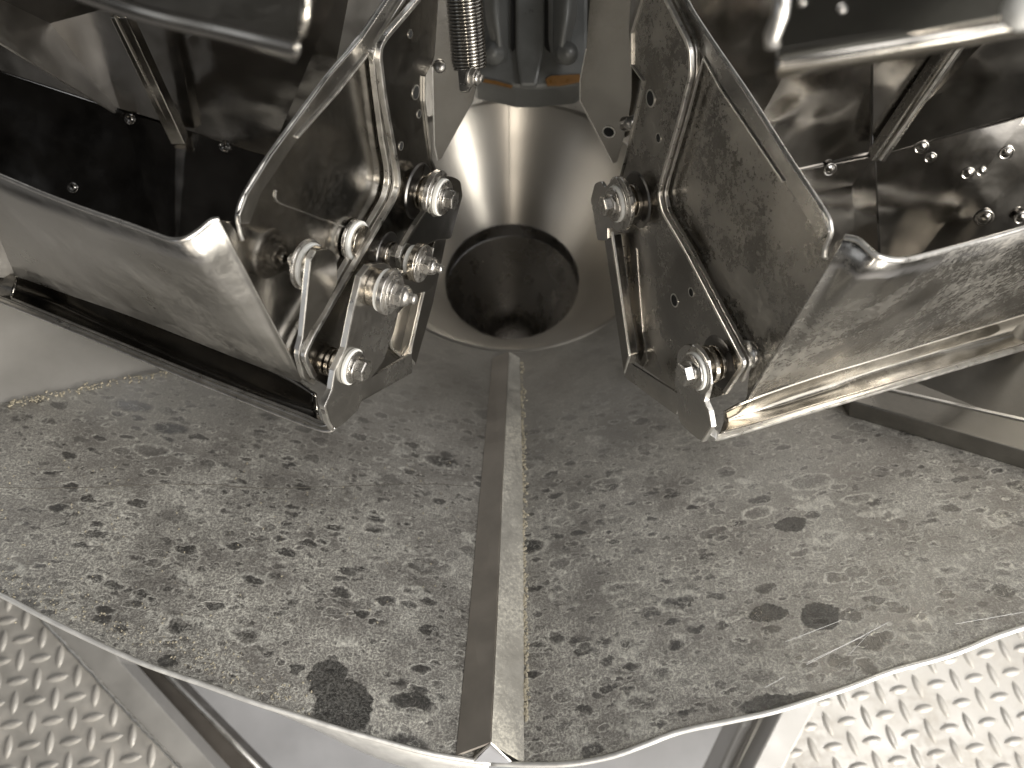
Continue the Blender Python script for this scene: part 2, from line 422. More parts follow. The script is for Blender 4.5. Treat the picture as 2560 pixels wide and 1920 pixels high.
def hole(parent, pl, px, d, r):                # punched hole: flat black disc painted for the shade inside, with a bright ring
    base = w_of(pl.off(d).at(*px)); ax = wdir(pl.n)
    a = put('punched_hole', ring(base, ax, -.0002, .0003, r*.82, r, 24), EDGE, parent); autosmooth(a)
    put('black_disc', turned(base, ax, [(-.0003, r*.84), (.0001, r*.84)], 24), BLACK, a)

# ================================================================== FUNNEL
HOLE_R, TOP_R, TOP_Z, YO = .096, .190, .150, .026
def circ(r, z, n=96, a0=0, a1=360): return [Vector((r*math.cos(R(a0+(a1-a0)*k/n)), r*math.sin(R(a0+(a1-a0)*k/n)), z)) for k in range(n+1)]
cone = thing('discharge_cone', 'bright spun steel cone around the round discharge hole in the centre', 'funnel', (0, 0, 0))
def rev(prof, name, mat, parent, solid=0, n=96):
    V = []; F = []
    for r, z in prof:
        for k in range(n):
            a = 2*math.pi*k/n; V.append((r*math.cos(a), r*math.sin(a)+YO, z))
    for i in range(len(prof)-1):
        for k in range(n): F.append([i*n+k, i*n+(k+1) % n, (i+1)*n+(k+1) % n, (i+1)*n+k])
    me = mesh(V, F); o = put(name, me, mat, parent, smooth=True, solid=solid); return o
rev([(TOP_R+.012, TOP_Z-.004), (TOP_R, TOP_Z-.001), (TOP_R-.004, TOP_Z-.004), (.162, .105), (.13, .054), (HOLE_R+.003, .003), (HOLE_R, -.002)], 'cone_wall', SPUN, cone)
rev([(HOLE_R, -.0022), (HOLE_R, -.03), (HOLE_R+.001, -.034)], 'neck', TUBE, cone)
rev([(HOLE_R+.001, -.0345), (HOLE_R+.012, -.036), (HOLE_R+.010, -.045), (.045, -.15), (.03, -.19), (.03, -.34)], 'lower_cone', TUBE, cone)
put('seam_line', tube([Vector((-.004, .099+YO, .004)), Vector((-.004, .186+YO, .147))], .0007, 6), EDGE, cone)

RIDGE_TOP = (1266, 884, .872); RIDGE_BOT = (1228, 1905, .500)
PFL = plane3(RIDGE_TOP, RIDGE_BOT, (-59, 1156, .59))
PFR = plane3(RIDGE_TOP, RIDGE_BOT, (2640, 1170, .585))
BLOBS = []
# plane coordinates (metres): x along the slope's width, y down to up from the cone edge outward
def plane_uv(pl, P):
    o = cpt(*RIDGE_TOP); a = (cpt(*RIDGE_BOT)-o).normalized(); b = pl.n.cross(a).normalized()
    if b.x < 0: b = -b
    q = P-o; return (q.dot(b), q.dot(a))
def blob_at(pl, u, v, du, dv):
    x, y = plane_uv(pl, pl.at(u, v)); x1, _ = plane_uv(pl, pl.at(u+du, v)); _, y1 = plane_uv(pl, pl.at(u, v+dv))
    BLOBS.append((x, y, abs(x1-x), abs(y1-y)))
blob_at(PFL, 818, 1700, 48, 55); blob_at(PFL, 868, 1765, 64, 66); blob_at(PFL, 830, 1775, 50, 60)
blob_at(PFR, 1918, 1535, 48, 24); blob_at(PFR, 2050, 1540, 52, 34); blob_at(PFR, 1978, 1312, 44, 18); blob_at(PFR, 1965, 1760, 130, 30)
CHUTE = chute_material()

def cut_panel(pl, px):                          # triangulated planar panel with plane UVs
    bm = bmesh.new(); uvl = bm.loops.layers.uv.new('plane')
    P = [pl.at(*p) for p in px]; Q = [q-pl.n*.002 for q in P]; n = len(P)
    vs = [bm.verts.new(w_of(q)) for q in P+Q]
    look = {v: plane_uv(pl, q) for v, q in zip(vs, P+Q)}
    bm.faces.new(vs[:n]); bm.faces.new(vs[n:][::-1])
    for i in range(n): bm.faces.new((vs[i], vs[(i+1) % n], vs[n+(i+1) % n], vs[n+i]))
    bmesh.ops.recalc_face_normals(bm, faces=bm.faces)
    for f in bm.faces:
        for l in f.loops: l[uvl].uv = look[l.vert]
    me = bpy.data.meshes.new('mesh'); bm.to_mesh(me); bm.free(); return me
def arc_px(a0, a1, n=16, r=TOP_R+.002, z=TOP_Z-.002):
    return [proj((r*math.cos(R(a0+(a1-a0)*k/n)), r*math.sin(R(a0+(a1-a0)*k/n))+YO, z))[:2] for k in range(n+1)]
RIM_L = [(-120, 1440), (0, 1487), (102, 1540), (244, 1609), (366, 1662), (508, 1711), (635, 1756), (773, 1799), (860, 1826), (942, 1849), (1085, 1886), (1228, 1908)]
RIM_R = [(1228, 1908), (1330, 1912), (1431, 1909), (1532, 1890), (1614, 1861), (1700, 1829), (1823, 1803), (1930, 1780), (2026, 1751), (2130, 1716), (2230, 1678), (2352, 1645), (2425, 1619), (2500, 1588), (2680, 1530)]
chute = thing('collecting_chute', 'wide dusty stained steel chute sloping into the cone below both hoppers', 'chute', tuple(wpt(*RIDGE_BOT)))
armL = arc_px(-136, -91.5)
px = [armL[0], (430, 925), (0, 1008), (-120, 1030)] + RIM_L + [tuple(RIDGE_TOP[:2])] + armL[::-1][:-1]
put('left_panel', cut_panel(PFL, px), CHUTE, chute)
armR = arc_px(-88.5, -44)
px = [tuple(RIDGE_TOP[:2])] + RIM_R + [(2680, 1150), (2560, 1120), (2124, 998), armR[-1]] + armR[::-1][1:]
put('right_panel', cut_panel(PFR, px), CHUTE, chute)
# side panels of the chute, steeper and smoother
SIDE_LIT = steel('lit_side_steel', base=(.46, .445, .42), rough=.42, smudge=.8, scale=9, bump=.08, metal=.5)  # lighter copy of the side steel, left panel's light put into the colour
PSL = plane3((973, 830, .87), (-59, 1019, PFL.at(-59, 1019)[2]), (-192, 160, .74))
SIDE_SHADED = steel('shaded_side_steel', base=(.24, .23, .21), rough=.34, smudge=.8, scale=9, bump=.08, dust=.12, metal=.95)  # darker copy for right panel and rib, shade put into the colour
put('side_panel', cut_panel(PSL, [armL[0], (430, 925), (0, 1008), (-120, 1030), (-500, 900), (-500, 200), (880, 560), (905, 700)]), SIDE_LIT, chute)
PSR = plane3((1640, 850, .87), (2600, 1125, PFR.at(2600, 1125)[2]), (2750, 160, .74))
put('side_panel', cut_panel(PSR, [armR[-1], (2124, 998), (2560, 1120), (2680, 1150), (3100, 1000), (3100, 200), (1690, 540), (1670, 700)]), SIDE_SHADED, chute)
# rear panels (world fan)
V = []; F = []
for k, a in enumerate((-20, 20, 55, 88, 91, 125, 160, 200)):
    for r, z in ((TOP_R+.008, TOP_Z-.003), (.42, .58)): V.append((r*math.cos(R(a)), r*math.sin(R(a))+YO, z))
F = [[2*i, 2*i+1, 2*i+3, 2*i+2] for i in range(7)]
put('rear_panel', mesh(V, F), SOFT, chute, solid=.002)
# centre ridge: an inverted V of folded sheet
def ridge_mesh(L, A, Rr):
    V = [w_of(p) for row in zip(L, A, Rr) for p in row]; F = []
    for i in range(len(L)-1):
        F += [[3*i, 3*i+1, 3*i+4, 3*i+3], [3*i+1, 3*i+2, 3*i+5, 3*i+4]]
    return V, F
Lb = [PFL.at(*p) for p in ((1232, 897), (1203, 1214), (1176, 1530), (1142, 1889))]
Rb = [PFR.at(*p) for p in ((1298, 897), (1306, 1214), (1308, 1530), (1308, 1906))]
Ap = []
for p in ((1272, 880), (1256, 1214), (1243, 1530), (1227, 1857)):
    Ap.append(cpt(p[0], p[1], PFL.at(p[0], p[1])[2]-.019))
V, F = ridge_mesh(Lb, Ap, Rb)
rl = put('divider_ridge', mesh(V[:], [f for f in F[0::2]]), steel('ridge_steel', base=(.46, .42, .37), rough=.42, smudge=.7, scale=30, metal=.45, bump=.08), chute, solid=.0018, soff=0)
# powder-crusted right face reuses the dusty sheet material with UVs
me = bpy.data.meshes.new('mesh'); bm = bmesh.new(); uvl = bm.loops.layers.uv.new('plane')
vs = [bm.verts.new(v) for v in V]; cam_pts = [p for row in zip(Lb, Ap, Rb) for p in row]
lk = {v: (plane_uv(PFR, p)[0]*1.0+2.3, plane_uv(PFR, p)[1]+.2) for v, p in zip(vs, cam_pts)}
for f in F[1::2]:
    fc = bm.faces.new([vs[i] for i in f])
    for l in fc.loops: l[uvl].uv = lk[l.vert]
bm.verts.ensure_lookup_table()
for v in [v for v in bm.verts if not v.link_faces]: bm.verts.remove(v)
bm.to_mesh(me); bm.free()
CRUST = steel('powder_crusted_steel', base=(.50, .48, .43), rough=.5, metal=.4, smudge=.9, scale=90, dust=1.0, dustcol=(.78, .74, .62), dustscale=420, bump=.5)
rr = put('ridge_face', me, CRUST, rl, solid=.0018, soff=0)
tri = [w_of(Lb[-1]), w_of(Ap[-1]), w_of(Rb[-1])]
tri[2] = w_of(PFR.at(1281, 1908)); tri[0] = w_of(PFL.at(1184, 1898))
put('ridge_end_edge', tube([tri[0], tri[1], tri[2]], .0010, 6), EDGE, rl)
fp = Plane(Vector((0, -.1, -1)), cpt(1230, 1890, Ap[-1][2]+.004))
put('end_cap', mesh([fp.w(1186, 1904), fp.w(1227, 1862), fp.w(1279, 1908)], [[0, 1, 2]]), FLOORM, rl, solid=.0005)
# rims: rolled raw edge along both panels
rimw = [w_of(PFL.off(.0006).at(*p)) for p in RIM_L]
put('raw_rim', tube([Vector(p) for p in smooth_path(rimw, 4)], .0017, 8), EDGE, chute, smooth=True)
rimw = [w_of(PFR.off(.0006).at(*p)) for p in RIM_R]
put('raw_rim', tube([Vector(p) for p in smooth_path(rimw, 4)], .0018, 8), EDGE, chute, smooth=True)
# outer skirt that shows below the left rim
rowa = [PFL.at(*p) for p in ((640, 1758), (773, 1800), (942, 1850), (1085, 1887), (1222, 1909))]
rowb = [ray(*p)*(q[2]+.03) for p, q in zip(((640, 1759), (773, 1815), (942, 1893), (1085, 1935), (1222, 1960)), rowa)]
put('skirt', loft([[tuple(w_of(p)) for p in rowa], [tuple(w_of(p)) for p in rowb]], space='w'), EDGE, chute, smooth=True, solid=.001)
RIMM = steel('raw_rim_steel', base=(.80, .79, .76), rough=.45, metal=.55, smudge=.5, scale=90, bump=.1)
for o in chute.children:
    if o.name.startswith('raw_rim') or o.name.startswith('skirt'): o.data.materials[0] = RIMM
scr = []
for pl_, a_, b_ in ((PFR, (2016, 1662), (2221, 1556)), (PFR, (1963, 1605), (2103, 1551)), (PFR, (1912, 1719), (1961, 1692)), (PFR, (2388, 1560), (2560, 1530)), (PFR, (2120, 1640), (2180, 1575)), (PFR, (2020, 1655), (2160, 1590))):
    scr.append((pl_, a_, b_))
for pl_, a_, b_ in scr:
    put('scratch', tube([w_of(pl_.off(-.0000).at(*a_)), w_of(pl_.off(-.0000).at(*b_))], .00016, 4), RIMM, chute)
bl_ = []
for k in range(26):
    u = -40+1225*k/25; bl_.append(w_of(PFL.off(-.0002).at(u, 1216+6*math.sin(k*.5)+random.gauss(0, 1.5))))
put('bend_line', tube(bl_, .00045, 5), plain('dark_line', (.13, .12, .10), rough=.8), chute)  # thin dark tube laid along the bend
# powder pushed against the seam on the left
bm = bmesh.new()
def crumb(pl_, u, v, s):
    p = w_of(pl_.off(.0004).at(u, v))
    mt = Matrix.Translation(p) @ Matrix.Rotation(random.random()*6, 4, 'Z') @ Matrix.Diagonal((s*1.5, s, s*.6, 1))
    bmesh.ops.create_icosphere(bm, subdivisions=1, radius=1, matrix=mt)
for k in range(420):
    t = random.random(); crumb(PFR, 1302+10*t+abs(random.gauss(0, 5)), 905+900*t**1.1, random.uniform(.0004, .0013))
for k in range(140): crumb(PFL, random.uniform(0, 1150), random.uniform(1150, 1560), random.uniform(.0002, .0007))
for k in range(220):
    t = random.random(); u = 780*t; crumb(PFL, u, 1487+.40*u-abs(random.gauss(0, 45))-8, random.uniform(.0002, .0007))
for k in range(170):
    t = random.random()**1.2; u = 20+410*t; v = 1008-80*t+random.gauss(0, 5)
    p = w_of(PFL.off(.001).at(u, v)); s = random.uniform(.0003, .0010)
    mt = Matrix.Translation(p) @ Matrix.Rotation(random.random()*6, 4, 'Z') @ Matrix.Diagonal((s*1.5, s, s*.7, 1))
    bmesh.ops.create_icosphere(bm, subdivisions=1, radius=1, matrix=mt)
me = bpy.data.meshes.new('mesh'); bm.to_mesh(me); bm.free()
POW = plain('pale_powder', (.50, .45, .34), rough=.9)
tag(put('powder_crumbs', me, POW), 'pale powder crumbs gathered along the chute seam', 'powder', kind='stuff')
# right side cross rib (dark)
rib = thing('chute_side_rib', 'dark folded steel rib crossing the chute under the right hopper', 'rib', tuple(wpt(2300, 1000, .62)))
PRB = PFR.off(.02)
def rail_z(px): return [PRB.w(*p) for p in px]
put('rib_top', prism(PFR, [(2090, 950), (2230, 973), (2560, 1047), (2700, 1080), (2700, 1170), (2560, 1127), (2340, 1062), (2124, 1001)], .0, .018), SIDE_SHADED, rib, bevel=.001)
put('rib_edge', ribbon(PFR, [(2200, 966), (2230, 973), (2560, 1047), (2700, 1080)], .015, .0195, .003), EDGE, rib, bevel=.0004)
put('rib_web', prism(PFR, [(2130, 860), (2700, 760), (2700, 1078), (2560, 1045), (2230, 971)], .002, .006), SIDE_SHADED, rib)

# ================================================================== PLATFORM / FLOOR
floor = put('floor', mesh([(-3, -3, -.50), (3, -3, -.50), (3, 3, -.50), (-3, 3, -.50)], [[0, 1, 2, 3]]), FLOORM)
floor['kind'] = 'structure'
def inside(p, poly):
    c = False; x, y = p
    for i in range(len(poly)):
        x1, y1 = poly[i-1]; x2, y2 = poly[i]
        if (y1 > y) != (y2 > y) and x < (x2-x1)*(y-y1)/(y2-y1)+x1: c = not c
    return c
def slab(pts, z0, z1):
    n = len(pts); V = [(p[0], p[1], z1) for p in pts]+[(p[0], p[1], z0) for p in pts]
    return mesh(V, [list(range(n)), list(range(2*n-1, n-1, -1))]+[[i, (i+1) % n, n+(i+1) % n, n+i] for i in range(n)])
def treads(poly, org, a, b, voff, z, hang, vang, hl, vl, parent):
    V = []; F = []
    def lug(c, ang, L):
        n = 7; W = .0050; H = .0026; i0 = len(V); d = Vector((math.cos(ang), math.sin(ang))); s = Vector((-d.y, d.x))
        for k in range(n):
            t = -1+2*k/(n-1); ww = W*(1-t*t)**.8+.0002; hh = H*(1-t**4)
            p = c+d*(t*L/2)
            for q, h in ((s*ww, 0), (s*ww*.45, hh), (-s*ww*.45, hh), (-s*ww, 0)):
                V.append((p.x+q.x, p.y+q.y, z+h-.0001))
        for k in range(n-1):
            for j in range(3): F.append([i0+4*k+j, i0+4*k+j+1, i0+4*k+4+j+1, i0+4*k+4+j])
    for i in range(-30, 31):
        for j in range(-30, 31):
            c = org+a*i+b*j
            for cc, ang, L in ((c, hang, hl), (c+voff, vang, vl)):
                if inside((cc.x, cc.y), poly): lug(cc, ang, L)
    put('raised_treads', mesh(V, F), TREAD, parent, smooth=True)
ZP = -.10
def zp(u, v, z=ZP): q = zplane(u, v, z); return Vector((q.x, q.y))
# left checker plate
polyL = [zp(-160, 1330), zp(40, 1480), zp(112, 1558), zp(455, 1925), zp(560, 2040), zp(-160, 2040)]
ck = thing('checker_plate', 'beige checker plate at the bottom left corner of the platform', 'floor plate', (*polyL[2], ZP), 'checker plates around the chute')
put('plate', slab(polyL, ZP-.006, ZP), TREAD, ck)
o = zp(100, 1646); ax_ = zp(143.5, 1694)-o; bx_ = zp(43, 1703)-o
dirH = zp(126, 1640)-zp(74, 1650); dirV = zp(44, 1700)-zp(54, 1640)
treads(polyL, o, ax_, bx_, (ax_+bx_)/2, ZP, math.atan2(dirH.y, dirH.x), math.atan2(dirV.y, dirV.x), .028, .029, ck)
# weld bead and beams at its edge
def bead(px, z, r, parent, mat, name):
    pts = []
    for i in range(len(px)-1):
        a = zplane(*px[i], z); b = zplane(*px[i+1], z)
        for k in range(40): pts.append(a.lerp(b, k/40)+Vector((random.gauss(0, .0004), random.gauss(0, .0004), 0)))
    put(name, tube(pts, r, 6), mat, parent, smooth=True)
bead([(100, 1545), (300, 1762), (470, 1941)], ZP+.001, .0022, ck, EDGE, 'weld_bead')
bmL = thing('frame_beam', 'grey frame beam running beside the left checker plate', 'beam', (*zp(250, 1680), -.2))
put('beam_top', slab([zp(70, 1500), zp(250, 1560), zp(300, 1655), zp(560, 1945), zp(600, 2040), zp(560, 2040), zp(455, 1925), zp(112, 1558)], ZP-.0015-.05, ZP-.0015), BEAMM, bmL, bevel=.002)
bmL2 = thing('lower_channel', 'dark brown channel in the gap beyond the left frame beam', 'channel', (*zp(400, 1700), -.3))
put('channel_wall', slab([zp(240, 1560, -.20), zp(370, 1640, -.20), zp(650, 1925, -.20), zp(760, 2040, -.20), zp(500, 2040, -.20), zp(200, 1600, -.20)], -.26, -.20), plain('dark_brown_steel', (.09, .08, .07), rough=.5, noise=.2), bmL2)
a, b = zplane(340, 1610, -.197), zplane(770, 2045, -.197)
put('channel_edge', tube([a, b], .0035, 6), EDGE, bmL2, smooth=True)
# right checker plate
polyR = [zp(2075, 1700), zp(1945, 1945), zp(1890, 2050), zp(2750, 2050), zp(2750, 1480), zp(2400, 1560)]
ck2 = thing('checker_plate', 'bright sunlit checker plate at the bottom right corner of the platform', 'floor plate', (*polyR[0], ZP), 'checker plates around the chute')
TREADR = TREAD
put('plate', slab(polyR, ZP-.006, ZP), TREADR, ck2)
o = zp(2152, 1739); ax_ = zp(2247, 1724)-o; bx_ = zp(2117.5, 1802)-o
dirH = zp(2175, 1736)-zp(2130, 1744); dirV = zp(2112, 1770)-zp(2096, 1730)
treads(polyR, o, ax_, bx_, ax_*.5, ZP, math.atan2(dirH.y, dirH.x), math.atan2(dirV.y, dirV.x), .026, .031, ck2)
bmR = thing('frame_beam', 'pale square frame beam running beside the right checker plate', 'beam', (*zp(1960, 1850), -.2))
put('beam_top', slab([zp(2090, 1650), zp(2075, 1700), zp(1945, 1945), zp(1890, 2050), zp(1810, 2050), zp(1880, 1915), zp(2010, 1660)], ZP-.06, ZP+.003), BEAMM, bmR, bevel=.003)
bmR2 = thing('lower_channel', 'pale lower channel lip left of the right frame beam', 'channel', (*zp(1900, 1850), -.3))
put('channel_wall', slab([zp(1985, 1600, -.19), zp(1840, 1925, -.19), zp(1780, 2050, -.19), zp(1850, 2050, -.19), zp(1905, 1925, -.19), zp(2070, 1600, -.19)], -.25, -.19), BEAMM, bmR2)
put('channel_lip', slab([zp(1930, 1640, -.16), zp(1795, 1925, -.16), zp(1730, 2050, -.16), zp(1765, 2050, -.16), zp(1832, 1925, -.16), zp(1965, 1640, -.16)], -.25, -.16), BEAMM, bmR2, bevel=.003)

# ================================================================== LEFT HOPPER
NL = Vector((.92, .29, -.25)); PL = Plane(NL, cpt(900, 920, .55))
hl = thing('discharge_hopper', 'open steel hopper on the left with a linkage of bolted rollers', 'hopper', tuple(wpt(600, 950, .56)), 'pair of discharge hoppers')
SW = -.014
pls = PL.off(SW)
def dep(pl, u, v): return (u, v, pl.at(u, v)[2])
top = [(-70, 412, .462), (0, 439, .450), (110, 485, .437), (224, 528, .415), (325, 563, .398), (407, 594, .382), (439, 601, .377), (470, 595, .377), (500, 575, .380), (527, 553, .383), dep(pls, 547, 549)]
bot = [(40, 690, .613), (59, 694, .610), (180, 737, .592), (305, 780, .574), (420, 824, .560), (560, 880, .541), (700, 934, .523), (728, 945, .519), (742, 950, .515), (752, 952, .513), dep(pls, 757, 948)]
mid = [((Vector(a)+Vector(b))/2) for a, b in zip([cpt(*t) for t in top], [cpt(*t) for t in bot])]
def mixrows(f): return [w_of(cpt(*a).lerp(cpt(*b), f)) for a, b in zip(top, bot)]
put('front_wall', loft([mixrows(0), mixrows(.33), mixrows(.66), mixrows(1)], nu=5, nv=2, space='w'), SOFT, hl, smooth=True, solid=.0018)
side_px = [(547, 549), (575, 556), (595, 585), (606, 597), (600, 565), (596, 537), (612, 488), (671, 390), (814, 195), (900, 90), (985, -30), (1060, -80), (1015, 40), (958, 110), (951, 145), (961, 350), (979, 418), (981, 454), (970, 499), (875, 662), (771, 847), (753, 883), (757, 948)]
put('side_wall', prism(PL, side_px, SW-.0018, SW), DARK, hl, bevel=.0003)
# rolled rim seen bright along the opening
rt = [w_of(cpt(*t)) for t in top]
put('rolled_rim', tube([Vector(p) for p in smooth_path(rt, 5)], .0013, 8), EDGE, hl, smooth=True)
rp = [(606, 600), (598, 575), (594, 537), (610, 488), (671, 390), (814, 195), (900, 96), (985, -30)]
put('rolled_rim', tube([Vector(p) for p in smooth_path([w_of(PL.off(SW+.001).at(*p)) for p in rp], 5)], .0012, 8), EDGE, hl, smooth=True)
put('rim_flange', prism(PL, [(600, 560), (598, 537), (616, 488), (677, 390), (820, 195), (905, 98), (990, -30), (1045, -30), (958, 108), (925, 132), (848, 228), (748, 342), (655, 480), (625, 560)], SW+.0005, SW+.003), STEEL, hl, bevel=.0006)
put('rim_flange_edge', ribbon(PL, [(745, 345), (848, 230), (922, 136), (935, 160), (948, 250), (962, 350)], SW+.003, SW+.0045, .0014), EDGE, hl, bevel=.0003)
put('pressed_bead', ribbon(PL, [(692, 476), (690, 492), (694, 502), (704, 509), (740, 523), (800, 546), (862, 567)], SW, SW+.0008, .0012), STEEL, hl, bevel=.0003)
# doubled flange
f1 = [(1012, 0), (950, 100), (938, 135), (945, 210), (962, 350), (974, 415), (976, 455), (965, 499), (870, 662), (766, 847), (750, 885), (764, 942), (795, 962)]
f2 = [(1049, 0), (968, 95), (955, 118), (953, 145), (966, 250), (984, 350), (999, 434), (1000, 468), (989, 500), (905, 640), (786, 843), (764, 890), (794, 951)]
f1 = [(1040, -50)]+f1; f2 = [(1080, -50)]+f2
put('flange', ribbon(PL, rounded(f1, 14)[3:-3], -.0125, -.0085, .0035), EDGE, hl, bevel=.0006)
put('flange', ribbon(PL, rounded(f2, 14)[3:-3], -.0060, -.0022, .0035), EDGE, hl, bevel=.0006)
brk = [(1080, -50), (1049, 0), (968, 95), (955, 118), (953, 145), (966, 250), (984, 350), (999, 434), (1000, 468), (989, 500), (905, 640), (786, 843), (764, 890), (794, 951), (832, 975), (1010, 905), (1036, 912), (1060, 840), (1083, 757), (1115, 603), (1122, 520), (1092, 427), (1081, 398), (1063, 253), (1063, 192), (1087, 145), (1096, 0), (1100, -50)]
bp_ = put('bracket_plate', prism(PL, rounded(brk, 6, 2), -.0068, -.0048), DARK, hl, bevel=.0003)
hole(bp_, PL, (1040, 231), -.0046, .0050); hole(bp_, PL, (1026, 85), -.0046, .0028); hole(bp_, PL, (1048, 285), -.0046, .0030); hole(bp_, PL, (1003, 365), -.0046, .0030); hole(bp_, PL, (905, 870), -.0046, .0022)
put('plate_edge', ribbon(PL, [(1063, 192), (1063, 253), (1081, 398), (1092, 427)], -.0046, -.0030, .0009), EDGE, hl)
# folded frame low right
put('frame_side_bar', prism(PL, [(1116, 590), (1083, 757), (1040, 912), (1026, 896), (1030, 868), (1066, 712), (1090, 590)], -.004, .006), DARK, hl, bevel=.0008)
put('frame_bar_edge', ribbon(PL, [(1085, 620), (1066, 712), (1031, 866), (1027, 895), (1038, 910)], .005, .0075, .0016), EDGE, hl, bevel=.0003)
put('slot_lining', prism(PL, [(1036, 716), (1062, 712), (1028, 868), (1010, 896), (980, 870), (978, 846), (994, 784)], -.0045, -.0030), CONE, hl, bevel=.0005)
put('slot_edge', ribbon(PL, [(1036, 716), (994, 784), (978, 846), (981, 870), (1010, 897)], -.003, -.0012, .0012), EDGE, hl, bevel=.0002)
# gate under the hopper
r0 = [(20, 660, .655), (150, 700, .638), (305, 764, .615), (508, 845, .585), (700, 925, .553), (790, 985, .538)]
r1 = [(-30, 700, .675), (110, 745, .66), (300, 830, .635), (480, 910, .605), (660, 985, .575), (795, 1030, .545)]
r2 = [(-10, 735, .650), (190, 808, .628), (380, 892, .602), (560, 965, .575), (740, 1032, .545), (805, 1058, .530)]
r3 = [(4, 745, .632), (203, 820, .608), (407, 908, .580), (600, 985, .555), (757, 1044, .530), (812, 1064, .519)]
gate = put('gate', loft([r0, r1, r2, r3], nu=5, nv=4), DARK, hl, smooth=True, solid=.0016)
lp = [(-10, 742, .634), (24, 753, .630), (203, 825, .606), (447, 925, .573), (620, 992, .550), (753, 1043, .5285), (781, 1056, .523), (806, 1065, .519), (822, 1058, .517), (822, 1042, .516), (812, 1024, .516)]
lq = [(-20, 746, .629), (10, 758, .626), (203, 836, .602), (447, 937, .569), (620, 1006, .546), (753, 1058, .5245), (785, 1069, .519), (812, 1077, .515), (834, 1072, .5135), (834, 1044, .5135), (820, 1018, .514)]
put('gate_lip', loft([lp, lq], nu=5), EDGE, gate, smooth=True, solid=.0022, bevel=.0005)
for q in (lp, lq): put('lip_edge', tube([Vector(p) for p in smooth_path([wpt(u, v, d-.0012) for u, v, d in q[:-1]], 4)], .0013, 8), EDGE, gate, smooth=True)
put('gate_inner_lip', tube([Vector(p) for p in smooth_path([wpt(u+6, v-6, d) for u, v, d in lp[1:8]], 4)], .0011, 6), EDGE, gate, smooth=True)
put('gate_end_block', loft([[(-60, 655, .66), (0, 676, .65), (45, 692, .64)], [(-60, 720, .655), (0, 740, .64), (30, 745, .632)]]), DARK, gate, smooth=True, solid=.002)
# gate arm (front) with thick raw edge
GA = .017
arm_px = [(925, 662), (905, 690), (884, 780), (866, 870), (838, 925), (832, 974), (814, 1014), (812, 1030), (836, 1075), (862, 1058), (895, 1026), (901, 975), (925, 950), (958, 905), (985, 830), (1005, 745), (1000, 690), (965, 655)]
ga = put('gate_arm', prism(PL, rounded(arm_px, 10, 3), GA-.0035, GA), STEEL, gate, bevel=.0005)
put('arm_raw_edge', ribbon(PL, [(924, 666), (903, 694), (883, 780), (865, 870), (838, 927), (831, 974), (813, 1016), (824, 1056), (836, 1076)], GA-.0037, GA+.0002, .0016), EDGE, ga, bevel=.0003)
put('cross_bar', prism(PL, [(898, 962), (1029, 884), (1031, 932), (903, 1004), (893, 1030)], GA-.004, GA-.002, 4), STEEL, gate, bevel=.0006)
put('cross_bar_face', ribbon(PL, [(905, 1000), (1030, 929)], GA-.012, GA-.002, .0016), STEEL, gate, bevel=.0003)
# left (inner) arm on the near side of the wall
ia = [(786, 628), (823, 620), (842, 640), (844, 709), (810, 775), (768, 842), (752, 868), (757, 842), (774, 689), (778, 645)]
put('inner_arm', prism(PL, rounded(ia, 12, 3), SW+.0225, SW+.0255), DARK, gate, bevel=.0005)
put('inner_arm_edge', ribbon(PL, [(790, 628), (778, 650), (773, 695), (758, 842), (749, 878)], SW+.0222, SW+.0258, .0014), EDGE, gate, bevel=.0004)
pivot(hl, PL, (803, 672), SW+.0225, [('spacer', -.0060, 0, .0125), ('white', -.0090, -.0060, .0135), ('washer', -.0112, -.009, .0150), ('washer', -.0128, -.0112, .0118), ('nut', -.0128, -.0160, .0085), ('dome', -.0160, -.0185, .0068), ('tip', -.0185, -.0215, .0034)], 'roller')
# rear roller half hidden by the flange
pivot(hl, PL, (908, 606), SW+.0095, [('spacer', -.003, 0, .0110), ('white', -.0060, -.003, .0135), ('washer', -.0085, -.0060, .0140), ('spacer', -.0095, -.0085, .0095)], 'roller')
pivot(hl, PL, (978, 462), SW, [('head', -.002, -.0065, .0048)], 'hex_bolt')
# upper pivot with link
LK = .013
put('link_plate', prism(PL, rounded([(1076, 512), (1086, 470), (1110, 440), (1134, 442), (1152, 452), (1157, 489), (1143, 540), (1128, 597), (1090, 601), (1040, 625), (1016, 640), (1008, 668), (999, 655), (1008, 620)], 7, 2), LK-.004, LK-.0012), DARK, hl, bevel=.0005)
put('link_edge', ribbon(PL, [(1078, 512), (1040, 567), (1009, 618), (1000, 645), (1005, 668)], LK-.0046, LK-.0008, .0024), STEEL, hl, bevel=.0004)
pivot(hl, PL, (1046, 478), -.0046, [('rubber', -.0002, .0012, .021), ('spacer', .001, .004, .012), ('shaft', .003, .010, .0085), ('spacer', .0075, .0118, .0155), ('washer', .0118, .0160, .0185), ('washer', .0160, .0172, .0150), ('white', .0172, .0208, .0135), ('washer', .0208, .0222, .0125), ('washer', .0222, .0240, .0085), ('head', .0240, .0300, .0072)], 'pivot_bolt')
# middle pivot
pivot(hl, PL, (968, 634), -.0046, [('rubber', -.0002, .0008, .016), ('spacer', .0005, .004, .0095), ('shaft', .003, .012, .0075), ('nut', .006, .011, .0090), ('spacer', .012, .020, .0085), ('white', .018, .023, .0110), ('spacer', .0225, .0275, .0140), ('washer', .0275, .0290, .0135), ('washer', .029, .0302, .0098), ('nut', .0302, .0355, .0072), ('dome', .0355, .0395, .0060), ('tip', .0390, .0440, .0034)], 'pivot_bolt')
put('toggle_link', prism(PL, rounded([(1010, 690), (1056, 640), (1085, 640), (1092, 700), (1075, 728), (1040, 735), (990, 790), (972, 770), (960, 700)], 10, 3), .0135, .0165), DARK, hl, bevel=.0006)
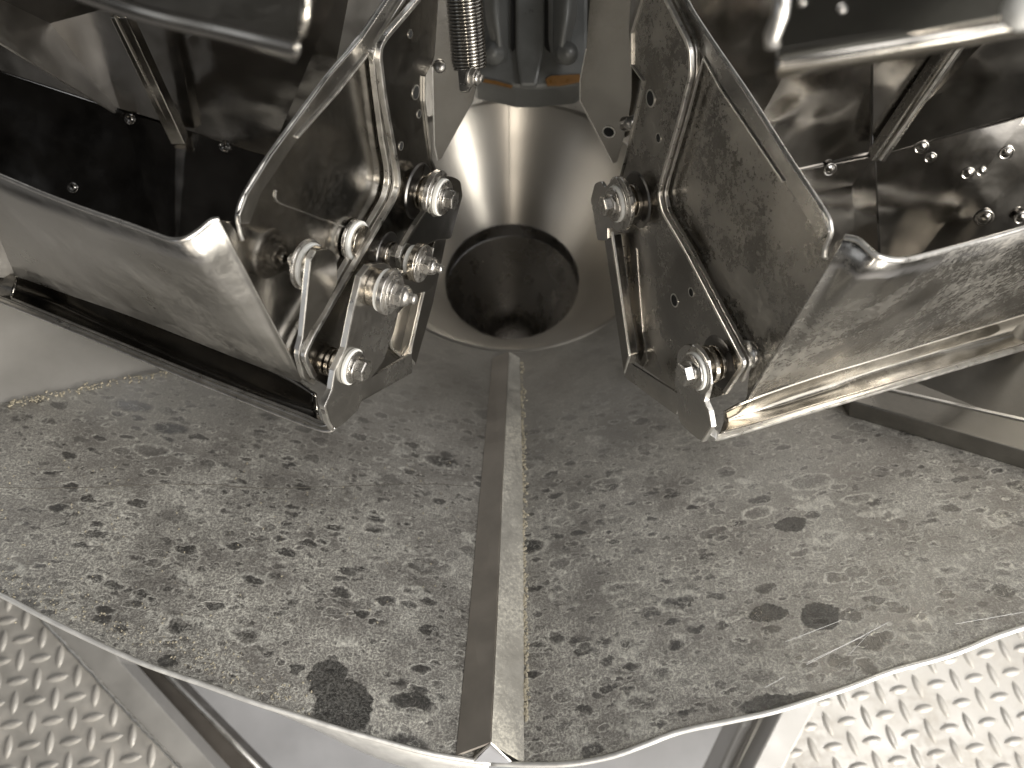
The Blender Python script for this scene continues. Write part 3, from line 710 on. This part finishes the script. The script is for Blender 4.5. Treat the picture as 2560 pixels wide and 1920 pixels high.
# lower front roller on the arm
pivot(hl, PL, (935, 718), GA, [('spacer', 0, .0065, .0125), ('white', .0065, .0095, .0142), ('washer', .0095, .0135, .0150), ('washer', .0135, .0152, .0122), ('washer', .0152, .0172, .0100), ('nut', .0172, .0222, .0078), ('dome', .0222, .0262, .0064), ('tip', .0258, .0305, .0034)], 'roller')
pivot(hl, PL, (826, 903), -.0046, [('spacer', 0, .0035, .0098), ('shaft', .003, .0175, .0065), ('spacer', .0052, .0105, .0118)], 'pivot_boss')
pivot(hl, PL, (876, 915), GA, [('white', 0, .0030, .0122), ('washer', .0030, .0043, .0108), ('washer', .0043, .0062, .0085), ('head', .0062, .0122, .0074)], 'pivot_bolt')
# inside of the hopper
iw = put('inner_wall', mesh([wpt(-150, -150, .50), wpt(900, -150, .52), wpt(790, 420, .66), wpt(675, 390, .655), wpt(468, 330, .65), wpt(203, 244, .645), wpt(-150, 130, .64)], [[0, 1, 2, 3, 4, 5, 6]]), INNER, hl, solid=.002)
lw = [[(-150, 130, .636), (0, 179, .641), (203, 244, .644), (309, 281, .646), (439, 320, .648)], [(-150, 620, .66), (0, 640, .66), (203, 680, .66), (309, 690, .66), (439, 700, .66)]]
put('inner_slope', mesh([wpt(*p) for p in lw[0]]+[wpt(*p) for p in lw[1][::-1]], [list(range(10))]), INNER, hl, solid=.002)
put('inner_slope', mesh([wpt(439, 322, .6475), wpt(468, 328, .650), wpt(675, 388, .655), wpt(800, 430, .66), wpt(800, 760, .69), wpt(439, 702, .662)], [[0, 1, 2, 3, 4, 5]]), INNER, hl, solid=.002)
put('partition_bar', tube([wpt(300, 30, .55), wpt(450, 350, .643)], .0085, 4), DARK, hl, bevel=.001)
put('partition_edge', tube([wpt(288, 40, .545), wpt(440, 348, .637)], .0012, 6), CONE, hl)
def rivet(parent, u, v, d, r, nrm=Vector((0, 0, -1)), pl=None):
    if pl is not None: nrm = pl.n; base = w_of(pl.at(u, v)-Vector((0, 0, .002))-pl.n*0); base = w_of(pl.off(.0012).at(u, v))
    else: base = w_of(cpt(u, v, d))
    o = put('rivet', turned(base, wdir(nrm), [(-.001, r), (.0005, r), (.0007, r*.85), (.0003, r*.75), (.0003, r*.6), (.0010, r*.5), (.0012, r*.2)], 24), INNER, parent, smooth=True)
LSA = plane3((0, 179, .641), (309, 281, .646), (0, 640, .66)); LSB = plane3((439, 322, .6475), (675, 388, .655), (439, 702, .662))
for u, v, q in ((325, 297, LSA), (562, 366, LSB), (182, 468, LSA)): rivet(hl, u, v, .636, .0045, pl=q)

# ================================================================== RIGHT HOPPER
NR = Vector((-.92, .23, -.25)); PR = Plane(NR, cpt(1730, 915, .55))
hr = thing('discharge_hopper', 'open steel hopper on the right with two bolted pivots and a bright rim', 'hopper', tuple(wpt(2000, 1000, .56)), 'pair of discharge hoppers')
pls = PR.off(SW)
top = [(2720, 520, .470), (2560, 570, .445), (2430, 607, .428), (2295, 643, .400), (2255, 650, .391), (2225, 649, .387), (2200, 643, .386), (2181, 633, .387), (2148, 603, .390), (2130, 596, .392), dep(pls, 2112, 593)]
bot = [(2740, 735, .665), (2560, 781, .640), (2400, 829, .610), (2196, 891, .577), (2110, 917, .563), (2027, 942, .550), (1960, 959, .542), (1913, 976, .535), (1890, 988, .533), (1874, 998, .531), dep(pls, 1866, 1000)]
put('front_wall', loft([mixrows(0), mixrows(.33), mixrows(.66), mixrows(1)], nu=5, nv=2, space='w'), DUSTY, hr, smooth=True, solid=.0018)
side_px = [(2112, 593), (2090, 605), (2068, 648), (2060, 640), (2073, 600), (2077, 570), (2060, 525), (1969, 390), (1871, 236), (1782, 106), (1729, 24), (1700, -50), (1640, -50), (1700, 80), (1735, 126), (1737, 190), (1664, 443), (1656, 484), (1668, 531), (1722, 628), (1875, 908), (1866, 1000)]
put('side_wall', prism(PR, side_px, SW-.0018, SW), DUSTY, hr, bevel=.0003)
rt = [w_of(cpt(*t)) for t in top]
put('rolled_rim', tube([Vector(p) for p in smooth_path(rt, 5)], .0016, 8), EDGE, hr, smooth=True)
rp = [(2061, 643), (2063, 620), (2075, 590), (2076, 565), (2060, 528), (1969, 390), (1871, 236), (1782, 106), (1729, 24), (1690, -50)]
put('rolled_rim', tube([Vector(p) for p in smooth_path([w_of(PR.off(SW+.001).at(*p)) for p in rp], 5)], .0015, 8), EDGE, hr, smooth=True)
put('rim_flange', prism(PR, [(2048, 600), (2072, 580), (2054, 528), (1963, 390), (1865, 236), (1776, 106), (1722, 24), (1690, -50), (1650, -50), (1738, 110), (1752, 135), (1800, 220), (1880, 340), (1955, 450), (2020, 550)], SW+.0005, SW+.003), STEEL, hr, bevel=.0006)
put('rim_flange_edge', ribbon(PR, [(1955, 455), (1880, 343), (1798, 222), (1757, 145), (1740, 200), (1700, 340), (1672, 440)], SW+.003, SW+.0045, .0013), EDGE, hr, bevel=.0003)
f1 = [(1625, -80), (1652, -20), (1712, 100), (1722, 128), (1724, 183), (1698, 290), (1654, 443), (1644, 484), (1654, 531), (1711, 628), (1857, 910), (1803, 990)]
f2 = [(1650, -80), (1672, -20), (1728, 95), (1737, 126), (1737, 190), (1712, 290), (1667, 443), (1658, 484), (1668, 531), (1722, 622), (1873, 905), (1846, 960)]
put('flange', ribbon(PR, rounded(f2, 14)[3:-3], -.0125, -.0095, .0032), EDGE, hr, bevel=.0006)
put('flange', ribbon(PR, rounded(f1, 14)[3:-3], -.0065, -.0035, .0032), EDGE, hr, bevel=.0006)
brk = [(1590, -60), (1602, 0), (1577, 83), (1577, 163), (1606, 203), (1570, 362), (1548, 445), (1528, 560), (1570, 892), (1700, 985), (1760, 1000), (1803, 990), (1857, 910), (1711, 628), (1654, 531), (1644, 484), (1654, 443), (1698, 290), (1724, 183), (1722, 128), (1712, 100), (1652, -20), (1625, -80)]
bp2 = put('bracket_plate', prism(PR, rounded(brk, 6, 2), -.0068, -.0048), DUSTY, hr, bevel=.0003)
hole(bp2, PR, (1626, 246), -.0046, .0060); hole(bp2, PR, (1686, 751), -.0046, .0052); hole(bp2, PR, (1728, 731), -.0046, .0035); hole(bp2, PR, (1814, 902), -.0046, .0034); hole(bp2, PR, (1646, 345), -.0046, .0035)
put('plate_edge', ribbon(PR, [(1602, 0), (1577, 83), (1577, 163), (1606, 203), (1570, 362), (1548, 445)], -.0048, -.0034, .0010), EDGE, hr)
put('frame_side_bar', prism(PR, [(1509, 590), (1528, 590), (1571, 889), (1559, 932)], -.002, .007), DARK, hr, bevel=.0008)
put('frame_bar_edge', ribbon(PR, [(1527, 580), (1536, 640), (1571, 889), (1560, 932)], .0065, .0085, .0016), EDGE, hr, bevel=.0003)
put('frame_return', ribbon(PR, [(1543, 585), (1562, 745), (1580, 880)], -.0048, -.001, .0022), CONE, hr, bevel=.0003)
put('frame_crease', ribbon(PR, [(1590, 620), (1606, 830), (1618, 900), (1604, 925)], -.0048, -.0042, .0012), STEEL, hr, bevel=.0002)
# gate
r0 = [(1810, 1030, .552), (1871, 999, .548), (2027, 944, .566), (2196, 893, .590), (2560, 783, .652), (2740, 730, .678)]
r1 = [(1810, 1052, .560), (1900, 1015, .562), (2040, 968, .580), (2210, 918, .603), (2560, 812, .664), (2740, 755, .69)]
r2 = [(1808, 1062, .553), (1910, 1036, .560), (2060, 990, .580), (2240, 935, .600), (2560, 838, .660), (2740, 785, .686)]
r3 = [(1800, 1085, .535), (1905, 1056, .548), (2035, 1016, .566), (2245, 955, .592), (2560, 862, .645), (2740, 808, .67)]
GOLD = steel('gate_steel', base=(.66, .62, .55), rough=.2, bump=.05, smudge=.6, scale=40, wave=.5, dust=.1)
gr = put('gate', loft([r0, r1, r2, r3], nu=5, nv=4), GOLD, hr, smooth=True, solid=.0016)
lp = [(1778, 1040, .530), (1778, 1064, .528), (1792, 1080, .528), (1815, 1084, .532), (2014, 1024, .558), (2251, 955, .588), (2560, 863, .640), (2740, 808, .665)]
lq = [(1768, 1048, .527), (1766, 1076, .525), (1784, 1096, .524), (1812, 1096, .528), (2014, 1036, .554), (2251, 966, .584), (2560, 875, .636), (2740, 820, .661)]
put('gate_lip', loft([lp, lq], nu=5), EDGE, gr, smooth=True, solid=.0024, bevel=.0005)
arm_px = [(1755, 889), (1738, 868), (1712, 860), (1694, 880), (1685, 960), (1694, 985), (1693, 1030), (1700, 1058), (1722, 1080), (1752, 1104), (1777, 1066), (1771, 1030), (1759, 1002), (1770, 961), (1766, 920)]
ga = put('gate_arm', prism(PR, rounded(arm_px, 10, 3), GA-.0035, GA), STEEL, gr, bevel=.0005)
put('arm_raw_edge', ribbon(PR, [(1730, 864), (1748, 880), (1762, 905), (1769, 961), (1759, 1002), (1771, 1030), (1777, 1066), (1753, 1104)], GA-.0037, GA+.0002, .0014), EDGE, ga, bevel=.0003)
put('cross_bar', prism(PR, [(1571, 906), (1704, 990), (1690, 1038), (1560, 942)], GA-.004, GA-.002, 3), STEEL, gr, bevel=.0006)
pivot(hr, PR, (1795, 905), -.0046, [('rubber', -.0001, .0006, .019), ('spacer', .0005, .0035, .0125), ('shaft', .003, .018, .0070), ('spacer', .0060, .0100, .0135)], 'pivot_boss')
pivot(hr, PR, (1745, 926), GA, [('washer', -.0001, .0006, .0160), ('white', .0006, .0036, .0130), ('washer', .0036, .0050, .0122), ('washer', .0050, .0070, .0080), ('head', .0070, .0130, .0080)], 'pivot_bolt')
put('link_plate', prism(PR, rounded([(1486, 458), (1503, 452), (1512, 470), (1538, 440), (1560, 480), (1560, 545), (1545, 580), (1518, 566), (1519, 602), (1493, 602), (1484, 540), (1476, 500)], 6, 2), .0085, .0112), STEEL, hr, bevel=.0006)
pivot(hr, PR, (1592, 500), -.0046, [('rubber', -.0002, .0010, .0215), ('spacer', .0008, .005, .0125), ('shaft', .004, .012, .0085), ('spacer', .0075, .0098, .0130), ('washer', .0118, .0152, .0200), ('washer', .0152, .0162, .0150), ('white', .0162, .0192, .0135), ('washer', .0192, .0208, .0125), ('washer', .0208, .0228, .0082), ('head', .0228, .0288, .0076)], 'pivot_bolt')
pivot(hr, PR, (1872, 885), SW, [('dome', -.002, .004, .010)], 'hex_bolt')
# interior
put('inner_wall', mesh([wpt(1560, -200, .52), wpt(2177, -200, .50), wpt(2181, 392, .665), wpt(2002, 426, .660), wpt(1800, 470, .66)], [[0, 1, 2, 3, 4]]), INNER, hr, solid=.002)
put('inner_wall', mesh([wpt(2183, -200, .50), wpt(2750, -200, .48), wpt(2750, 250, .62), wpt(2560, 293, .628), wpt(2183, 392, .660)], [[0, 1, 2, 3, 4]]), INNER, hr, solid=.002)
put('inner_slope', mesh([wpt(1800, 470, .655), wpt(2002, 426, .657), wpt(2187, 390, .660), wpt(2205, 760, .76), wpt(1850, 800, .76)], [[0, 1, 2, 3, 4]]), INNER, hr, solid=.002)
put('inner_slope', mesh([wpt(2189, 390, .659), wpt(2560, 293, .624), wpt(2750, 245, .61), wpt(2750, 700, .73), wpt(2207, 760, .755)], [[0, 1, 2, 3, 4]]), INNER, hr, solid=.002)
put('partition_bar', tube([wpt(2410, 70, .545), wpt(2190, 392, .645)], .0085, 4), STEEL, hr, bevel=.001)
put('partition_edge', tube([wpt(2420, 85, .538), wpt(2200, 398, .638)], .0018, 6), EDGE, hr)
RSA = plane3((1800, 470, .655), (2187, 390, .66), (2205, 760, .76)); RSB = plane3((2189, 390, .659), (2560, 293, .624), (2207, 760, .755))
for u, v, r in ((2075, 424, .006), (2303, 368, .006), (2326, 394, .005), (2461, 545, .008), (2516, 382, .006), (2420, 433, .0055), (2454, 428, .004), (2553, 545, .006)):
    rivet(hr, u, v, .61, r, pl=RSA if u < 2190 else RSB)

# ================================================================== UPPER HOPPERS (out of focus, close to the lens)
KU = .62
def un(u, v, d): return (u, v, d*KU)
ul = thing('weigh_hopper', 'dark upper hopper bottom at the top left edge, above the left hopper', 'hopper', tuple(wpt(500, 40, .42*KU)), 'upper hoppers cut by the top edge')
pu = plane3((0, -60, .46*KU), (749, 110, .42*KU), (700, -60, .47*KU))
put('hopper_wall', prism(pu, [(60, -120), (350, 14), (560, 62), (735, 108), (762, 78), (772, -20), (790, -160)], -.002, 0), DARK, ul, bevel=.0008)
put('hopper_fold', loft([[(60, -80, .44*KU), (350, 18, .425*KU), (560, 66, .42*KU), (752, 112, .415*KU)], [(60, -60, .445*KU), (340, 40, .43*KU), (560, 95, .425*KU), (748, 140, .42*KU)], [(60, -55, .46*KU), (330, 42, .445*KU), (560, 98, .44*KU), (740, 152, .435*KU)]]), DARK, ul, smooth=True, solid=.002)
put('corner_post', tube([wpt(768, -60, .40*KU), wpt(764, 40, .41*KU), wpt(752, 84, .415*KU)], .0018, 10), GOLD, ul, smooth=True)
ur = thing('weigh_hopper', 'upper hopper bottom with bright rounded corner at the top right edge', 'hopper', tuple(wpt(2200, 60, .42*KU)), 'upper hoppers cut by the top edge')
pu = plane3((1945, 150, .43*KU), (2560, 0, .40*KU), (2100, -100, .47*KU))
put('hopper_wall', prism(pu, [(1950, -120), (1938, 120), (1960, 140), (2351, 70), (2620, 20), (2750, -160)], -.002, 0), DARK, ur, bevel=.0008)
put('hopper_fold', loft([[(1940, 128, .424*KU), (2100, 101, .419*KU), (2351, 61, .414*KU), (2640, 11, .409*KU)], [(1940, 150, .420*KU), (2100, 123, .415*KU), (2351, 83, .410*KU), (2640, 33, .405*KU)], [(1939, 166, .421*KU), (2100, 142, .416*KU), (2351, 100, .411*KU), (2640, 48, .406*KU)]]), DARK, ur, smooth=True, solid=.0015)
put('hopper_lip', loft([[(1939, 167, .421*KU), (2100, 143, .416*KU), (2351, 101, .411*KU), (2640, 49, .406*KU)], [(1939, 180, .428*KU), (2100, 158, .423*KU), (2351, 114, .418*KU), (2640, 61, .413*KU)], [(1941, 193, .440*KU), (2100, 170, .435*KU), (2351, 126, .430*KU), (2640, 70, .425*KU)]]), GOLD, ur, smooth=True, solid=.0015)
put('corner_post', tube([wpt(1962, -60, .39*KU), wpt(1950, 40, .40*KU), wpt(1930, 90, .408*KU), wpt(1932, 115, .412*KU)], .0028, 10), EDGE, ur, smooth=True)
put('roller_cap', turned(wpt(2556, 30, .36*KU), wdir(Vector((-.5, .1, -.8))), [(0, .0053), (.004, .0053), (.006, .0043), (.007, .002)]), NYLON, ur, smooth=True)
for u, v, r in ((2104, 22, .0042*KU), (2005, 5, .004*KU)): rivet(ur, u, v, .405*KU, r*KU)

nb = thing('neighbour_hopper', 'pale sliver of the next hopper at the left picture edge', 'hopper', tuple(wpt(0, 640, .62)))
put('hopper_wall', prism(plane3((-80, 500, .60), (40, 690, .645), (-80, 700, .64)), [(-120, 500), (-10, 540), (46, 690), (10, 694), (-120, 690)], -.002, 0), SOFT, nb)

# ================================================================== CENTRE COLUMN
cc = thing('centre_body', 'grey cast centre body with two dark slots at the top middle', 'machine body', tuple(wpt(1315, 100, .80)))
def cube_px(px, d0, d1):                       # block facing the lens, true depth behind
    V = [wpt(u, v, d0) for u, v in px]+[wpt(u, v, d0)+FW*(d1-d0) for u, v in px]; n = len(px)
    return mesh(V, [list(range(n)), list(range(2*n-1, n-1, -1))]+[[i, (i+1) % n, n+(i+1) % n, n+i] for i in range(n)])
put('front_panel', cube_px([(1180, -60), (1470, -60), (1470, 190), (1450, 210), (1380, 216), (1350, 220), (1290, 220), (1240, 208), (1180, 196)], .80, .86), CAST, cc, bevel=.004)
put('middle_rib', cube_px([(1289, -60), (1360, -60), (1360, 128), (1342, 215), (1300, 215), (1289, 128)], .792, .7995), CAST, cc, bevel=.003)
for a in ([(1276, -60), (1288, -60), (1288, 120), (1281, 128), (1276, 118)], [(1361, -60), (1371, -60), (1371, 100), (1376, 130), (1366, 122), (1361, 112)]):
    put('slot', cube_px(a, .7975, .7995), BLACK, cc)  # black strips on the panel, slot shade put into the colour
put('stained_gasket', cube_px([(1363, 196), (1376, 188), (1450, 184), (1452, 204), (1400, 214), (1368, 214)], .796, .799), GREASE, cc, bevel=.001)
put('stained_gasket', cube_px([(1205, 196), (1240, 202), (1282, 214), (1278, 219), (1240, 210), (1205, 203)], .796, .799), GREASE, cc)
for s in (0, 1):
    X = (lambda u: u) if s == 0 else (lambda u: 2*1325-u+4)
    a = put('side_lug', loft([[(X(1214), -60, .77), (X(1236), -60, .755), (X(1268), -60, .775)], [(X(1218), 40, .775), (X(1238), 30, .755), (X(1266), 45, .775)], [(X(1236), 120, .785), (X(1250), 128, .77), (X(1266), 130, .785)], [(X(1230), 150, .79), (X(1246), 156, .785), (X(1262), 152, .79)]]), CAST, cc, smooth=True, solid=.004)
    put('stud', turned(wpt(X(1238), 134, .775), wdir(Vector((-.3 if s == 0 else .3, .3, -.9))), [(0, .011), (.004, .011), (.007, .007), (.010, .006), (.012, .003)]), CAST, a, smooth=True)
    b = put('support_arm', cube_px([(X(1150), -60), (X(1210), -60), (X(1212), 60), (X(1242), 118), (X(1225), 160), (X(1150), 190)], .83, .88), DARK, cc, bevel=.003)

hs = []
for zz, rr_ in ((.80, .30), (.80, .33), (1.5, .33), (1.5, .05)): hs.append((rr_, zz))
rev([(.02, .80)]+hs, 'unseen_drum', CAST, cc)  # unseen drum above the view, added to block light from overhead
def hang(name, label, px, d3, parent_loc_):
    pl = plane3(*d3); t = thing(name, label, 'plate', parent_loc_, 'hanger plates beside the centre body')
    put('plate', prism(pl, rounded(px, 6, 2), -.0015, 0), DARK, t, bevel=.0004); return t, pl
t1, h1 = hang('hanger_plate', 'dark pointed plate behind the coil spring, left of the cone', [(1076, -60), (1079, 170), (1085, 362), (1092, 402), (1102, 400), (1184, 252), (1190, 217), (1188, -60)], [(1080, 0, .595), (1096, 400, .70), (1190, 200, .655)], tuple(wpt(1100, 380, .65)))
put('plate_edge', ribbon(h1, [(1081, 168), (1086, 362), (1094, 402)], 0, .001, .0010), EDGE, t1)
rv = wpt(1100, 168, .634); put('rivet', turned(rv, -FW, [(0, .005), (.002, .0045), (.004, .002)]), BOLT, t1, smooth=True)
t2, h2 = hang('hanger_plate', 'brown grey pointed plate on the right of the cone, no spring', [(1480, -60), (1465, 123), (1450, 200), (1450, 253), (1528, 408), (1542, 408), (1570, 300), (1579, 240), (1579, 160), (1573, 72), (1580, -60)], [(1465, 100, .635), (1535, 400, .715), (1575, 150, .635)], tuple(wpt(1535, 390, .66)))
put('plate_edge', ribbon(h2, [(1465, 123), (1450, 200), (1450, 253), (1530, 408)], 0, .0008, .0008), EDGE, t2)
hole(t2, h2, (1522, 330), .0003, .006)
ba = put('back_link', prism(h2.off(-.02), [(1575, 160), (1606, 203), (1590, 330), (1560, 345)], -.001, 0), DARK, t2)
ba2 = put('link_stub', tube([wpt(1560, 310, .66), wpt(1590, 305, .65)], .006, 12), STEEL, t2, smooth=True)

# coil spring and hook
sp = thing('coil_spring', 'tight steel coil spring with a hooked end at the top of the picture', 'spring', tuple(wpt(1172, 174, .56)))
A = cpt(1156, -60, .535); B = cpt(1174, 172, .565); axv = (B-A).normalized(); rad = .0120; wire = .00125
u_ = axv.orthogonal().normalized(); v_ = axv.cross(u_); turns = 27; pts = []
for k in range(turns*20+1):
    t = k/(turns*20); rr_ = rad*(1-.10*max(0, (t-.93)/.07)); a = 2*math.pi*turns*t
    pts.append(w_of(A.lerp(B, t)+(u_*math.cos(a)+v_*math.sin(a))*rr_))
put('coil', tube(pts, wire, 8), DARK, sp, smooth=True)
put('core_rod', tube([w_of(A), w_of(B)], .0065, 10), BLACKISH, sp)
ph = Plane(Vector((-.35, .15, -.93)), cpt(1160, 200, .556))
hk = put('hook_tab', prism(ph, rounded([(1143, 168), (1176, 168), (1180, 205), (1170, 230), (1148, 230)], 8, 3), -.003, 0), STEEL, sp, bevel=.0005)
pb = Plane(Vector((.86, .3, -.4)), cpt(1180, 196, .556))
pivot(sp, pb, (1176, 192), 0, [('washer', 0, .002, .0068), ('nut', .002, .0055, .0062), ('dome', .0055, .008, .0045), ('tip', .0075, .0105, .0028)], 'hook_bolt')
